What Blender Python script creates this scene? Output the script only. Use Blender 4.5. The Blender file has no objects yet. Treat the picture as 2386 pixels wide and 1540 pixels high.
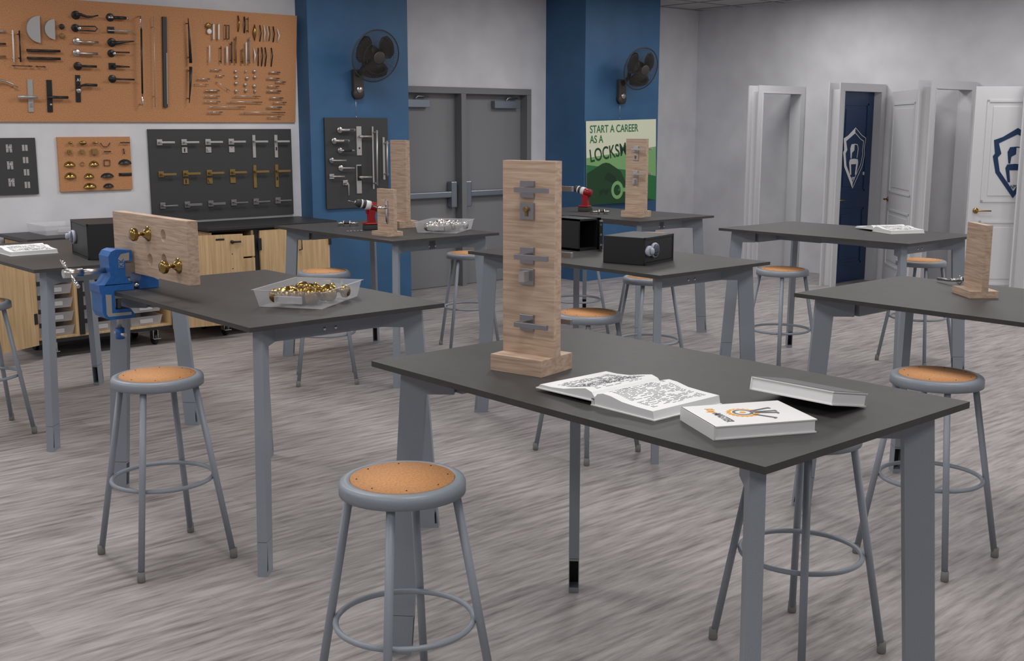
import bpy, bmesh, math, random
from mathutils import Vector as V, Matrix
random.seed(4); R=math.radians; PI=math.pi
C=bpy.context.scene.collection; S=bpy.context.scene
# camera
F_,PIT,YAW=2652.87,R(10.1742),R(48.8102); CAM=V((0,0,1.7263))
cd=bpy.data.cameras.new('camera'); cam=bpy.data.objects.new('camera',cd); C.objects.link(cam)
cd.lens=36*F_/2386; cd.sensor_width=36; cam.location=CAM; cam.rotation_euler=(PI/2-PIT,0,YAW); S.camera=cam
def ray(u,v):
    x=(u-1193)/F_; z=(770-v)/F_; c,s=math.cos(PIT),math.sin(PIT); y=c+s*z; z=-s+c*z
    a,b=math.cos(YAW),math.sin(YAW); return V((a*x-b*y,b*x+a*y,z))
def onp(u,v,o,n): d=ray(u,v); return CAM+d*(n.dot(o-CAM)/n.dot(d))
# materials
def mat(name,col,rough=.5,metal=0,tex=None,col2=None,scale=(1,1,1),spec=.5,alpha=1,stops=(.35,.65),noise=8):
    m=bpy.data.materials.new(name); m.use_nodes=True; n=m.node_tree.nodes; l=m.node_tree.links; p=n['Principled BSDF']
    p.inputs['Base Color'].default_value=(*col,1); p.inputs['Roughness'].default_value=rough; p.inputs['Metallic'].default_value=metal
    p.inputs['Specular IOR Level'].default_value=spec; p.inputs['Alpha'].default_value=alpha
    if tex:
        tc=n.new('ShaderNodeTexCoord'); mp=n.new('ShaderNodeMapping'); mp.inputs['Scale'].default_value=scale
        l.new(tc.outputs['Object'],mp.inputs['Vector']); t=n.new('ShaderNodeTexNoise'); t.inputs['Scale'].default_value=noise; t.inputs['Detail'].default_value=8
        t.inputs['Distortion'].default_value=.6 if tex=='wood' else 0
        l.new(mp.outputs[0],t.inputs['Vector']); cr=n.new('ShaderNodeValToRGB'); cr.color_ramp.elements[0].position=stops[0]; cr.color_ramp.elements[1].position=stops[1]
        cr.color_ramp.elements[0].color=(*col,1); cr.color_ramp.elements[1].color=(*col2,1); l.new(t.outputs[0],cr.inputs[0]); l.new(cr.outputs[0],p.inputs['Base Color'])
    return m
M={}
def A(k,*a,**kw): M[k]=mat(k,*a,**kw)
A('wall',(.66,.66,.69),.8,tex='n',col2=(.74,.74,.77),noise=3)
A('blue',(.035,.11,.23),.55,tex='n',col2=(.04,.125,.26),noise=4)
A('cork',(.42,.19,.08),.85,tex='n',col2=(.62,.31,.15),noise=160); A('hard',(.58,.27,.10),.7,tex='n',col2=(.72,.36,.16),noise=150)
A('board',(.045,.045,.047),.6); A('top',(.052,.05,.05),.5,tex='n',col2=(.06,.058,.058),noise=20,spec=.3)
A('edge',(.03,.03,.03),.6); A('ctop',(.028,.028,.03),.45)
A('grey',(.27,.30,.345),.4,tex='n',col2=(.29,.325,.37),noise=300); A('rubber',(.20,.20,.19),.7); A('dark',(.012,.012,.014),.6)
A('oak',(.43,.30,.215),.6,tex='wood',col2=(.62,.465,.35),scale=(1,6,16),noise=6); A('ply',(.50,.33,.16),.6,tex='wood',col2=(.64,.45,.25),scale=(14,14,.7),noise=4)
A('black',(.016,.016,.017),.38); A('safe',(.010,.011,.012),.5,tex='n',col2=(.018,.019,.02),noise=400); A('steel',(.62,.60,.58),.3,1); A('satin',(.5,.49,.48),.42,.6); A('chrome',(.75,.75,.76),.08,1); A('nickel',(.36,.35,.37),.3,.9)
A('brass',(.36,.24,.08),.25,1); A('gold',(.28,.18,.06),.5,.5); A('white',(.8,.8,.8),.4); A('paper',(.85,.85,.86),.7); A('cover',(.13,.13,.135),.6); A('ink',(.16,.16,.17),.8)
A('casing',(.66,.66,.68),.4); A('doorgrey',(.23,.23,.24),.5); A('framegrey',(.20,.20,.21),.5); A('navy',(.010,.035,.10),.3); A('vblue',(.015,.11,.36),.4,tex='n',col2=(.02,.13,.42),noise=60)
A('red',(.32,.008,.012),.35); A('plastic',(.5,.52,.62),.3); A('pad',(.05,.06,.12),.4); A('led',(.7,.02,.02),.4); A('cream',(.66,.69,.53),.7); A('g1',(.19,.38,.15),.7); A('g2',(.02,.15,.05),.7); A('g3',(.01,.05,.016),.7); A('g4',(.006,.027,.011),.7); A('orange',(.8,.35,.01),.6); A('bar',(.26,.29,.33),.35,.7); A('fan',(.05,.045,.042),.5); A('ceil',(.45,.43,.42),.9)
tr=bpy.data.materials.new('clear_plastic'); tr.use_nodes=True; nn=tr.node_tree.nodes; ll=tr.node_tree.links; p_=nn['Principled BSDF']
p_.inputs['Base Color'].default_value=(.72,.72,.75,1); p_.inputs['Roughness'].default_value=.35; tb=nn.new('ShaderNodeBsdfTransparent'); mx=nn.new('ShaderNodeMixShader'); mx.inputs[0].default_value=.45
ll.new(tb.outputs[0],mx.inputs[1]); ll.new(p_.outputs[0],mx.inputs[2]); ll.new(mx.outputs[0],nn['Material Output'].inputs[0]); M['clear']=tr
def floor_mat():
    m=bpy.data.materials.new('floor_planks'); m.use_nodes=True; n=m.node_tree.nodes; l=m.node_tree.links; p=n['Principled BSDF']; p.inputs['Roughness'].default_value=.5
    tc=n.new('ShaderNodeTexCoord'); mp=n.new('ShaderNodeMapping'); mp.inputs['Rotation'].default_value=(0,0,PI/2); l.new(tc.outputs['Object'],mp.inputs[0])
    br=n.new('ShaderNodeTexBrick'); br.inputs['Color1'].default_value=(.3,.3,.3,1); br.inputs['Color2'].default_value=(.7,.7,.7,1); br.inputs['Mortar'].default_value=(.25,.25,.25,1); br.inputs['Scale'].default_value=1
    br.inputs['Brick Width'].default_value=1.2; br.inputs['Row Height'].default_value=.19; br.inputs['Mortar Size'].default_value=.0012; l.new(mp.outputs[0],br.inputs[0])
    def noise(sc,s,d):
        a=n.new('ShaderNodeMapping'); a.inputs['Scale'].default_value=sc; l.new(tc.outputs['Object'],a.inputs[0]); t=n.new('ShaderNodeTexNoise'); t.inputs['Scale'].default_value=s; t.inputs['Detail'].default_value=d; l.new(a.outputs[0],t.inputs[0]); return t
    t=noise((16,1.6,1),2.2,9); t2=noise((70,5,1),3,4)
    ad=n.new('ShaderNodeMath'); ad.operation='MULTIPLY_ADD'; ad.inputs[1].default_value=.22; l.new(br.outputs[0],ad.inputs[0]); l.new(t.outputs[0],ad.inputs[2])
    a2=n.new('ShaderNodeMath'); a2.operation='MULTIPLY_ADD'; a2.inputs[1].default_value=.35; l.new(t2.outputs[0],a2.inputs[0]); l.new(ad.outputs[0],a2.inputs[2])
    cr=n.new('ShaderNodeValToRGB'); e=cr.color_ramp.elements; e[0].position=.5; e[0].color=(.14,.123,.12,1); e[1].position=.98; e[1].color=(.47,.435,.435,1); x=e.new(.72); x.color=(.31,.283,.28,1)
    l.new(a2.outputs[0],cr.inputs[0]); l.new(cr.outputs[0],p.inputs['Base Color']); return m
M['floor']=floor_mat()
# mesh helpers
class B:
    def __init__(s): s.b=bmesh.new()
    def box(s,a,b,bev=0,mx=None):
        t=bmesh.new(); bmesh.ops.create_cube(t,size=1); a,b=V(a),V(b); c=(a+b)/2; d=b-a
        for v in t.verts: v.co=V((v.co.x*d.x,v.co.y*d.y,v.co.z*d.z))+c
        if bev: bmesh.ops.bevel(t,geom=t.edges[:],offset=bev,segments=2,affect='EDGES',profile=.5)
        return s.add(t,mx)
    def add(s,t,mx=None):
        if mx is not None: bmesh.ops.transform(t,matrix=mx,verts=t.verts)
        me=bpy.data.meshes.new('t'); t.to_mesh(me); t.free(); s.b.from_mesh(me); bpy.data.meshes.remove(me); return s
    def prism(s,pts,h0,h1,mx=None):
        t=bmesh.new(); lo=[t.verts.new((p[0],p[1],h0)) for p in pts]; hi=[t.verts.new((p[0],p[1],h1)) for p in pts]; n=len(pts)
        t.faces.new(lo[::-1]); t.faces.new(hi)
        for i in range(n): t.faces.new((lo[i],lo[(i+1)%n],hi[(i+1)%n],hi[i]))
        bmesh.ops.recalc_face_normals(t,faces=t.faces); return s.add(t,mx)
    def lathe(s,prof,seg=24,mx=None):
        t=bmesh.new(); rings=[]
        for r,z in prof:
            rings.append([t.verts.new((r*math.cos(2*PI*i/seg),r*math.sin(2*PI*i/seg),z)) for i in range(seg)] if r>1e-6 else [t.verts.new((0,0,z))])
        for a,b in zip(rings,rings[1:]):
            for i in range(seg):
                j=(i+1)%seg
                if len(a)==1 and len(b)==1: continue
                if len(a)==1: t.faces.new((a[0],b[j],b[i]))
                elif len(b)==1: t.faces.new((a[i],a[j],b[0]))
                else: t.faces.new((a[i],a[j],b[j],b[i]))
        for r_,f in ((rings[0],1),(rings[-1],0)):
            if len(r_)>1: t.faces.new(r_[::-1] if f else r_)
        bmesh.ops.recalc_face_normals(t,faces=t.faces)
        for f in t.faces: f.smooth=len(f.verts)<=4
        return s.add(t,mx)
    def tube(s,pts,r,seg=10,closed=False,mx=None,flat=1):
        pts=[V(p) for p in pts]; n=len(pts); t=bmesh.new(); rings=[]
        for i,p in enumerate(pts):
            d=((pts[(i+1)%n]-pts[i-1]) if closed else (pts[min(i+1,n-1)]-pts[max(i-1,0)])).normalized()
            u=d.cross(V((0,0,1))); u=u.normalized() if u.length>.1 else V((1,0,0)); w=d.cross(u); rr=r[i] if isinstance(r,(list,tuple)) else r
            rings.append([t.verts.new(p+u*rr*math.cos(2*PI*k/seg)+w*rr*flat*math.sin(2*PI*k/seg)) for k in range(seg)])
        for i in range(n if closed else n-1):
            a,b=rings[i],rings[(i+1)%n]
            for k in range(seg):
                f=t.faces.new((a[k],a[(k+1)%seg],b[(k+1)%seg],b[k])); f.smooth=True
        if not closed: t.faces.new(rings[0]); t.faces.new(rings[-1][::-1])
        bmesh.ops.recalc_face_normals(t,faces=t.faces); return s.add(t,mx)
    def cyl(s,a,b,r,seg=16): return s.tube([a,b],r,seg)
    def done(s,name,m,par=None,sm=False):
        me=bpy.data.meshes.new(name); s.b.to_mesh(me); s.b.free(); me.materials.append(M[m]); o=bpy.data.objects.new(name,me); C.objects.link(o)
        if par: o.parent=par
        return o
def tag(o,label,cat,group=None):
    o['label']=label; o['category']=cat
    if group: o['group']=group
    return o
def thing(name,label,cat,loc=(0,0,0),rz=0,group=None,rot=None):
    o=bpy.data.objects.new(name,None); C.objects.link(o); o.location=loc; o.rotation_euler=rot or (0,0,rz); o.empty_display_size=.05; return tag(o,label,cat,group)
def struct(o): o['kind']='structure'; return o
def copy(o,label,loc,rz=None,par=None):
    c=o.copy(); C.objects.link(c)
    if par: c.parent=par
    else:
        c.location=loc; c['label']=label
        if rz is not None: c.rotation_euler=(0,0,rz)
    for k in [k for k in ALL(o)]: copy(k,None,None,None,c)
    return c
def ALL(o): return [k for k in bpy.data.objects if k.parent==o]
def text(s,size,name,m,par,loc,rot=(0,0,0),al='LEFT',sx=1,shear=0,ext=.0006,rows=None):
    cu=bpy.data.curves.new(name,'FONT'); cu.body=s; cu.size=size; cu.extrude=ext; cu.align_x=al; cu.shear=shear; cu.offset=size*.012
    t=bpy.data.objects.new(name+'_t',cu); C.objects.link(t); bpy.context.view_layer.update(); me=bpy.data.meshes.new_from_object(t.evaluated_get(bpy.context.evaluated_depsgraph_get())); bpy.data.objects.remove(t)
    me.materials.clear(); me.materials.append(M[m]); o=bpy.data.objects.new(name,me); C.objects.link(o); o.parent=par; o.location=loc; o.rotation_euler=rot; o.scale=(sx,1,1)
    return o
YZ=Matrix(((0,0,1,0),(1,0,0,0),(0,1,0,0),(0,0,0,1)))   # local x,y,z -> world y,z,x
# room
struct(B().box((-9.9,-4.2,-.1),(4.4,12,0)).done('floor','floor'))
struct(B().box((-9.9,-4.2,3.163),(4.4,12,3.3)).done('ceiling','ceil'))
struct(B().box((-9.4,-4.2,0),(-9.26,5.51,3.17)).done('wall_left','wall')); struct(B().box((-9.9,6.6,2.133),(-9.69,9,3.17)).box((-9.9,6.6,0),(-9.69,6.80,2.133)).box((-9.9,8.746,0),(-9.69,9,2.133)).box((-9.9,10.19,0),(-9.69,11.8,3.17)).done('wall_back','wall'))
struct(B().box((-9.9,11.63,0),(4.4,11.8,3.17)).done('wall_right','wall')); struct(B().box((4.3,-4.2,0),(4.4,11.8,3.17)).done('wall_front','wall')); struct(B().box((-9.9,-4.3,0),(4.4,-4.2,3.17)).done('wall_near','wall'))
struct(B().box((-9.9,5.508,0),(-9.06,6.605,3.17)).done('pillar_left','blue')); struct(B().box((-9.9,8.99,0),(-9.06,10.194,3.17)).done('pillar_right','blue'))
g=B()
for i in range(20): g.box((-9.6+i*.61,-4,3.158),(-9.585+i*.61,11.6,3.164)); g.box((-9.6,-.2+i*.61,3.158),(4.2,-.185+i*.61,3.164))
struct(g.done('trim_1','framegrey'))
d=thing('door_1','grey double exit doors with push bars between the blue pillars','door'); struct(d)
fr=B()
for y0,y1 in ((6.80,6.865),(7.742,7.806),(8.683,8.746)): fr.box((-9.80,y0,0),(-9.665,y1,2.07))
fr.box((-9.80,6.80,2.068),(-9.665,8.746,2.133)).done('frame','framegrey',d)
for y0,y1,h in ((6.865,7.742,7.2),(7.806,8.683,8.45)):
    lf=B().box((-9.83,y0,.005),(-9.78,y1,2.068)).done('door_leaf','doorgrey',d)
    B().box((-9.78,h-.2,1.92),(-9.71,h+.16,2.0),.004).done('door_closer','bar',lf); B().tube([(-9.74,h-.02,2.0),(-9.74,h+.02,2.035),(-9.73,h+.15,2.03)],.008).done('closer_arm','steel',lf)
    B().box((-9.78,y0+.05,.97),(-9.70,y1-.05,1.035),.01).done('push_bar','bar',lf); B().box((-9.78,(y1-.12) if h<8 else y0+.02,.86),(-9.695,(y1-.04) if h<8 else y0+.1,1.14),.012).done('latch_case','bar',lf)
# tables
def table(label,x,y,first=[None]):
    if first[0]: return copy(first[0],label,(x,y,0))
    t=thing('workbench',label,'table',(x,y,0),0,'grey legged black topped workbenches'); first[0]=t
    B().box((-1.524,0,.972),(0,.9136,.99)).done('tabletop','top',t)
    for sx,sy,ox,oy in ((-1,1,0,0),(1,1,-1.524,0),(-1,-1,0,.9136),(1,-1,-1.524,.9136)):
        c=V((ox,oy,0)); di=V((sx,sy,0))/2**.5; ta=V((sx,-sy,0))/2**.5
        mx=Matrix(((di.x,0,ta.x,ox),(di.y,0,ta.y,oy),(0,1,0,0),(0,0,0,1)))
        lg=B().prism([(.044,.138),(.125,.138),(.174,.888),(.266,.888),(.266,.972),(.098,.972)],-.019,.019,mx).done('leg','grey',t)
        B().prism([(.034,0),(.115,0),(.117,.02),(.05,.02),(.055,.128),(.124,.128),(.125,.136),(.044,.136)],-.019,.019,mx).prism([(.036,.02),(.116,.02),(.124,.128),(.055,.128)],-.019,-.0165,mx).prism([(.036,.02),(.116,.02),(.124,.128),(.055,.128)],.0165,.019,mx).done('foot','grey',lg)
        B().prism([(.05,.02),(.06,.02),(.075,.128),(.055,.128)],-.016,.016,mx).done('foot_liner','dark',lg)
    for x0 in (-.21,-1.349): B().box((x0,.2,.888),(x0+.035,.714,.972)).done('end_rail','grey',t)
    B().box((-1.35,.43,.894),(-.939,.484,.972)).box((-.585,.43,.894),(-.175,.484,.972)).box((-.95,.433,.899),(-.57,.481,.97)).done('centre_beam','grey',t)
    for yy in (.43,.483): B().lathe([(0,.004),(.006,.003),(.008,0)],12,Matrix.Translation((-.175,yy,.913))@Matrix.Rotation(PI/2,4,'Y')).done('screw','chrome',t)
    return t
TB={'F':('black workbench with the tall wood stand and two closed books, nearest',-1.445,2.003),'V':('black workbench with the blue vise clamped on its edge',-3.768,2.005),'A':('black workbench carrying a safe and an open book by the cabinets',-6.068,2.003),'M':('black workbench carrying two black safes in the middle',-3.769,4.281),'D':('black workbench with red drill by the pillar of the grey lever board',-6.073,4.281),'N':('black workbench with the small holed wood stand at right',-1.446,4.28),'R':('black workbench with one open book before the door frames',-3.770,6.650),'B':('black workbench in front of the green poster',-6.069,6.644)}
for k in TB: table(*TB[k])
# stools
def stool(label,x,y,rz,first=[None]):
    if first[0]: return copy(first[0],label,(x,y,0),R(rz))
    s=thing('stool',label,'stool',(x,y,0),R(rz),'round grey metal stools'); first[0]=s
    B().lathe([(0,.742),(.17,.718),(.178,.718),(.178,.744),(.174,.753),(.165,.757),(.147,.757),(.147,.754),(0,.754)],48).done('seat_pan','grey',s)
    se=B().lathe([(0,.753),(.146,.753),(.146,.759),(0,.759)],48).done('seat','hard',s)
    for k in range(8): a=k*PI/4+.3; B().lathe([(.0025,.759),(.002,.7605),(0,.7605)],8,Matrix.Translation((.128*math.cos(a),.128*math.sin(a),0))).done('rivet','dark',se)
    for k in range(4):
        a=k*PI/2; p=lambda r,z:(r*math.cos(a),r*math.sin(a),z); l=B().cyl(p(.274,.02),p(.148,.735),.0125,14).done('leg','grey',s)
        B().lathe([(.013,0),(.0155,.004),(.0145,.04),(.0125,.04)],14,Matrix.Translation(p(.276,0))).done('foot','rubber',l)
    B().tube([(.197*math.cos(i*PI/24),.197*math.sin(i*PI/24),.335) for i in range(48)],.0085,10,True).done('foot_ring','grey',s); return s
for a in (('grey stool nearest the viewer, beside the nearest workbench leg',-2.512,1.79,42),('grey stool standing before the vise workbench',-4.25,1.849,45),('grey stool cut off by the left picture edge',-6.73,1.9,45),('grey stool behind the bin of brass knobs',-6.64,4.11,14),('grey stool left of the tall stand, by the double doors',-6.868,5.567,18),('grey stool right behind the tall wood stand',-4.206,4.217,45),('grey stool at the nearest bench far corner, orange seat in full view',-2.216,4.184,44),('grey stool whose seat hides under the nearest bench top',-2.075,3.09,38),('grey stool behind the middle bench corner and its closed safe',-4.978,5.559,25),('grey stool between middle bench and the open book bench',-4.649,6.551,35),('grey stool before the white frames, behind the open book bench',-4.293,7.758,43),('grey stool under the open safe bench, seat hidden, by right pillar',-6.58,6.45,45),('grey stool farthest back behind the poster bench',-7.041,7.84,-33)): stool(*a)
# wall boards: parts given as (pixels, offset from the board)
class Bd:
    def __init__(s,o,n,up): s.o=V(o); s.n=V(n).normalized(); s.u=V(up).normalized(); s.w=s.u.cross(s.n)
    def p(s,u,v,d=0): q=onp(u,v,s.o+s.n*d,s.n)-s.o; return V((q.dot(s.w),q.dot(s.u),d))
    def mx(s): return Matrix(((s.w.x,s.u.x,s.n.x,s.o.x),(s.w.y,s.u.y,s.n.y,s.o.y),(s.w.z,s.u.z,s.n.z,s.o.z),(0,0,0,1)))
    def item(s,name,label,cat,group=None):
        t=thing(name,label,cat,group=group); t.matrix_world=s.mx(); return t
CK=Bd((-9.24,5.46,1.76),(.934,0,-.084),(.084,0,.934)); LW=Bd((-9.24,5,1),(1,0,0),(0,0,1)); PW=Bd((-9.035,6,1),(1,0,0),(0,0,1))
def board(bd,u0,v0,u1,v1,name,m,label,w=None):
    a,b=bd.p(u0,v0),bd.p(u1,v1); x0=a.x if w is None else b.x-w
    o=B().box((x0,b.y,-.018),(b.x,a.y,0)).done(name,m); o.matrix_world=bd.mx(); return tag(o,label,'board')
board(CK,180,0,688.5,285.4,'cork_board','cork','big cork board of pulls and handles high on the left wall',3.05)
board(LW,344.5,301,684.5,498.5,'display_board','board','dark board with three rows of square lever handles')
board(LW,132.5,319.5,309.5,441,'cork_board','cork','small cork board of brass and black cabinet pulls')
board(LW,-70,322,91,452,'display_board','board','dark board with butt hinges at the left edge')
board(PW,756,274,906.5,479.5,'display_board','board','dark handle board on left blue pillar under the fan')
c1=lambda x,y:(x/5.311,y/5.311); c2=lambda x,y:(340+x/5.311,y/5.311); c3=lambda x,y:(x/5.311,290+y/5.311); c4=lambda x,y:(340+x/5.311,290+y/5.311); c5=lambda x,y:(690+x/3.348,40+y/3.348)
def disc(bd,t,f,x,y,r,m,z0=0,z1=.01,nm='rose'):
    q=bd.p(*f(x,y)); rr=(bd.p(*f(x+r,y))-q).length; return B().lathe([(rr,z0),(rr,z1-.002),(rr-.002,z1),(0,z1)],24,Matrix.Translation((q.x,q.y,0))).done(nm,m,t)
def rect(bd,t,f,x0,y0,x1,y1,m,z0=0,z1=.009,nm='backplate',bev=.0015):
    a,b=bd.p(*f(x0,y0),z1),bd.p(*f(x1,y1),z1); return B().box((min(a.x,b.x),min(a.y,b.y),z0),(max(a.x,b.x),max(a.y,b.y),z1),min(bev,abs(a.x-b.x)/3,abs(a.y-b.y)/3)).done(nm,m,t)
def rod(bd,t,f,pts,r,m,d=.04,nm='lever',flat=1):
    P=[bd.p(*f(*p[:2]),p[2] if len(p)>2 else d) for p in pts]; return B().tube(P,r,10,flat=flat).done(nm,m,t)
def neck(bd,t,f,x,y,m,d=.04,r=.008): q=bd.p(*f(x,y)); return B().cyl((q.x,q.y,.002),(q.x,q.y,d),r).done('neck',m,t)
n_up=['topmost','second','third','fourth','fifth','sixth']
def lev(bd,f,nm,label,rose,pts,r,m,lm=None,sq=None,g='lever handles on the cork board',d=.04):
    t=bd.item('lever_handle',label,'lever handle',g); x,y,rr=rose
    if sq: rect(bd,t,f,x-rr,y-rr,x+rr,y+rr,m,0,.008,'rose')
    else: disc(bd,t,f,x,y,rr,m)
    neck(bd,t,f,x,y,m,d); rod(bd,t,f,pts,r,lm or m,d); return t
L='lever handle on the big cork board,'
lev(CK,c1,0,'black wavy '+L+' top of left column',(935,187,52),[(935,187),(1000,180),(1070,205),(1140,208),(1215,190)],[.013,.012,.009,.007,.005],'black')
t=lev(CK,c1,0,'black open loop '+L+' second in left column',(930,347,48),[(960,325),(1180,328),(1205,355),(1180,385),(960,375)],.005,'black'); disc(CK,t,c1,955,350,22,'steel',.03,.05,'cap')
lev(CK,c1,0,'straight steel '+L+' with square neck, third in left column',(943,511,45),[(940,513),(1218,524)],.0085,'steel')
lev(CK,c1,0,'bent round steel '+L+' fourth in left column',(943,653,45),[(955,655),(985,658),(1210,666)],.0095,'steel')
lev(CK,c1,0,'straight black '+L+' fifth in left column',(960,818,50),[(940,815),(1195,824)],.0095,'black')
t=lev(CK,c1,0,'black grip steel tip '+L+' top of right column',(1360,215,48),[(1340,213),(1410,217)],.0095,'black','steel'); rod(CK,t,c1,[(1410,217),(1558,224)],.012,'black',nm='grip'); rod(CK,t,c1,[(1558,224),(1592,227)],.008,'steel',nm='tip')
lev(CK,c1,0,'grey bar '+L+' on a square black rose',(1373,371,42),[(1335,375),(1640,390)],.006,'black','satin',1)
lev(CK,c1,0,'tapering black '+L+' third in right column',(1380,525,52),[(1375,530),(1450,530),(1560,517),(1660,510)],[.018,.015,.008,.004],'black',flat if False else None)
t=lev(CK,c1,0,'thin black '+L+' with silver cap',(1375,660,45),[(1395,645),(1603,650)],.006,'black'); disc(CK,t,c1,1388,660,18,'steel',.03,.05,'cap')
lev(CK,c1,0,'tapered black '+L+' on rounded square rose',(1390,819,42),[(1405,820),(1605,828)],[.011,.005],'black',None,1)
lev(CK,c1,0,'long black '+L+' bottom of right column',(1388,975,47),[(1345,975),(1662,985)],.007,'black')
t=CK.item('lever_handle','silver long plate lever handle on the big cork board','lever handle','lever handles on the cork board'); rect(CK,t,c1,338,982,420,1388,'satin'); rod(CK,t,c1,[(215,1197),(465,1200)],.011,'satin'); rect(CK,t,c1,378,1275,408,1325,'steel',0,.016,'thumb_turn')
t=CK.item('lever_handle','black long plate lever handle on the big cork board','lever handle','lever handles on the cork board'); rect(CK,t,c1,576,988,656,1388,'black'); rod(CK,t,c1,[(590,1203),(842,1206)],.011,'black'); disc(CK,t,c1,625,1293,14,'steel',0,.014,'thumb_turn')
t=CK.item('lever_handle','black plate lever handle marked A1 on the big cork board','lever handle','lever handles on the cork board'); rect(CK,t,c1,934,928,1003,1264,'black'); rod(CK,t,c1,[(950,1085),(1010,1060),(1060,1050),(1200,1055)],[.008,.008,.011,.011],'black'); disc(CK,t,c1,970,1120,30,'steel',0,.0105,'indicator'); q=CK.p(*c1(945,1005)); text('A1',.034,'lettering','white',t,(q.x,q.y,.0095),sx=.85)
def pull(bd,f,label,pts,r,m,d=.03,posts=True,cat='pull',g='cabinet pulls on the big cork board',flat=1):
    t=bd.item('cabinet_pull',label,cat,g); rod(bd,t,f,pts,r,m,d,'bar',flat)
    if posts:
        for p in (pts[0],pts[-1]):
            k=.12; o=pts[-1] if p is pts[0] else pts[0]; q=bd.p(*f(p[0]+(o[0]-p[0])*k,p[1]+(o[1]-p[1])*k),d); B().cyl((q.x,q.y,.001),(q.x,q.y,d),.004,8).done('post',m,t)
    return t
pull(CK,c1,'tall white bar pull at left of cork board',[(155,372),(173,766)],.006,'white',.045); pull(CK,c1,'tall black bar pull beside the white one on cork board',[(238,378),(256,768)],.006,'black',.045)
pull(CK,c1,'upper of two long rounded black pulls on cork board',[(330,621),(745,633)],.0095,'black',.03); pull(CK,c1,'lower of two long rounded black pulls on cork board',[(335,717),(748,728)],.0095,'black',.03)
pull(CK,c1,'short thin black bar pull below the tall white pull',[(150,812),(405,820)],.003,'black',.035); pull(CK,c1,'shortest thin black bar pull right of the thin one',[(455,822),(567,827)],.003,'black',.035)
pull(CK,c1,'long curved steel pull at left picture edge',[(-150,1060),(-60,1000),(0,990),(80,1008),(150,1040),(225,1080)],[.004,.007,.008,.008,.006,.003],'steel',.04)
for y0,m,cn in ((387,'satin','grey'),(542,'black','dark'),(697,'gold','gold')): pull(CK,c1,cn+' flat bar pull cut by left picture edge on cork board',[(-120,y0-3),(72,y0)],.006,m,.025)
for cx,cy,r,nm in ((478,362,166,'large'),(660,362,124,'small')):
    t=CK.item('half_round_pull',nm+' grey half round pull on cork board','pull','half round pulls'); q=CK.p(*c1(cx,cy)); rr=(CK.p(*c1(cx-r,cy))-q).length
    B().prism([(rr*math.cos(a),rr*math.sin(a)) for a in [PI/2+i*PI/24 for i in range(25)]],.001,.035,Matrix.Translation((q.x,q.y,0))).done('half_disc','satin',t)
def knob(bd,f,label,x,y,r,m,g='knobs on the big cork board',h=.025):
    t=bd.item('cabinet_knob',label,'knob',g); q=bd.p(*f(x,y)); rr=(bd.p(*f(x+r,y))-q).length
    B().lathe([(rr*.5,.001),(rr*.4,h*.5),(rr,h*.7),(rr*.95,h*.92),(rr*.6,h),(0,h)],18,Matrix.Translation((q.x,q.y,0))).done('head',m,t); return t
knob(CK,c1,'round black knob beside the half round pulls',753,330,34,'black'); knob(CK,c1,'round olive brass knob under the black knob',757,445,33,'gold'); knob(CK,c2,'shiny brass knob above white knob on cork board',762,318,33,'brass'); knob(CK,c2,'round white knob on cork board',772,388,30,'white')
t=pull(CK,c1,'long black door pull with chrome ends on cork board',[(1748,360),(1762,1155)],.0075,'black',.06,False); rod(CK,t,c1,[(1712,205,.005),(1735,200,.055),(1748,360,.06)],.006,'chrome',nm='end'); rod(CK,t,c1,[(1762,1155,.06),(1765,1300,.055),(1733,1290,.005)],.006,'chrome',nm='end')
pull(CK,c2,'very thin long steel rod pull on cork board',[(95,200),(115,1328)],.0028,'satin',.03)
t=CK.item('flush_pull','long dark recessed channel pull on cork board','pull'); rect(CK,t,c2,208,205,274,1330,'board',0,.02,'channel'); rect(CK,t,c2,253,655,272,1290,'satin',.02,.024,'strip')
pull(CK,c2,'upper half of long pointed black blade pull',[(522,225),(540,500),(554,780)],[.003,.010,.0135],'black',.045); pull(CK,c2,'lower half of long pointed black blade pull',[(555,825),(550,1050),(537,1275)],[.0135,.010,.003],'black',.045)
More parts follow.
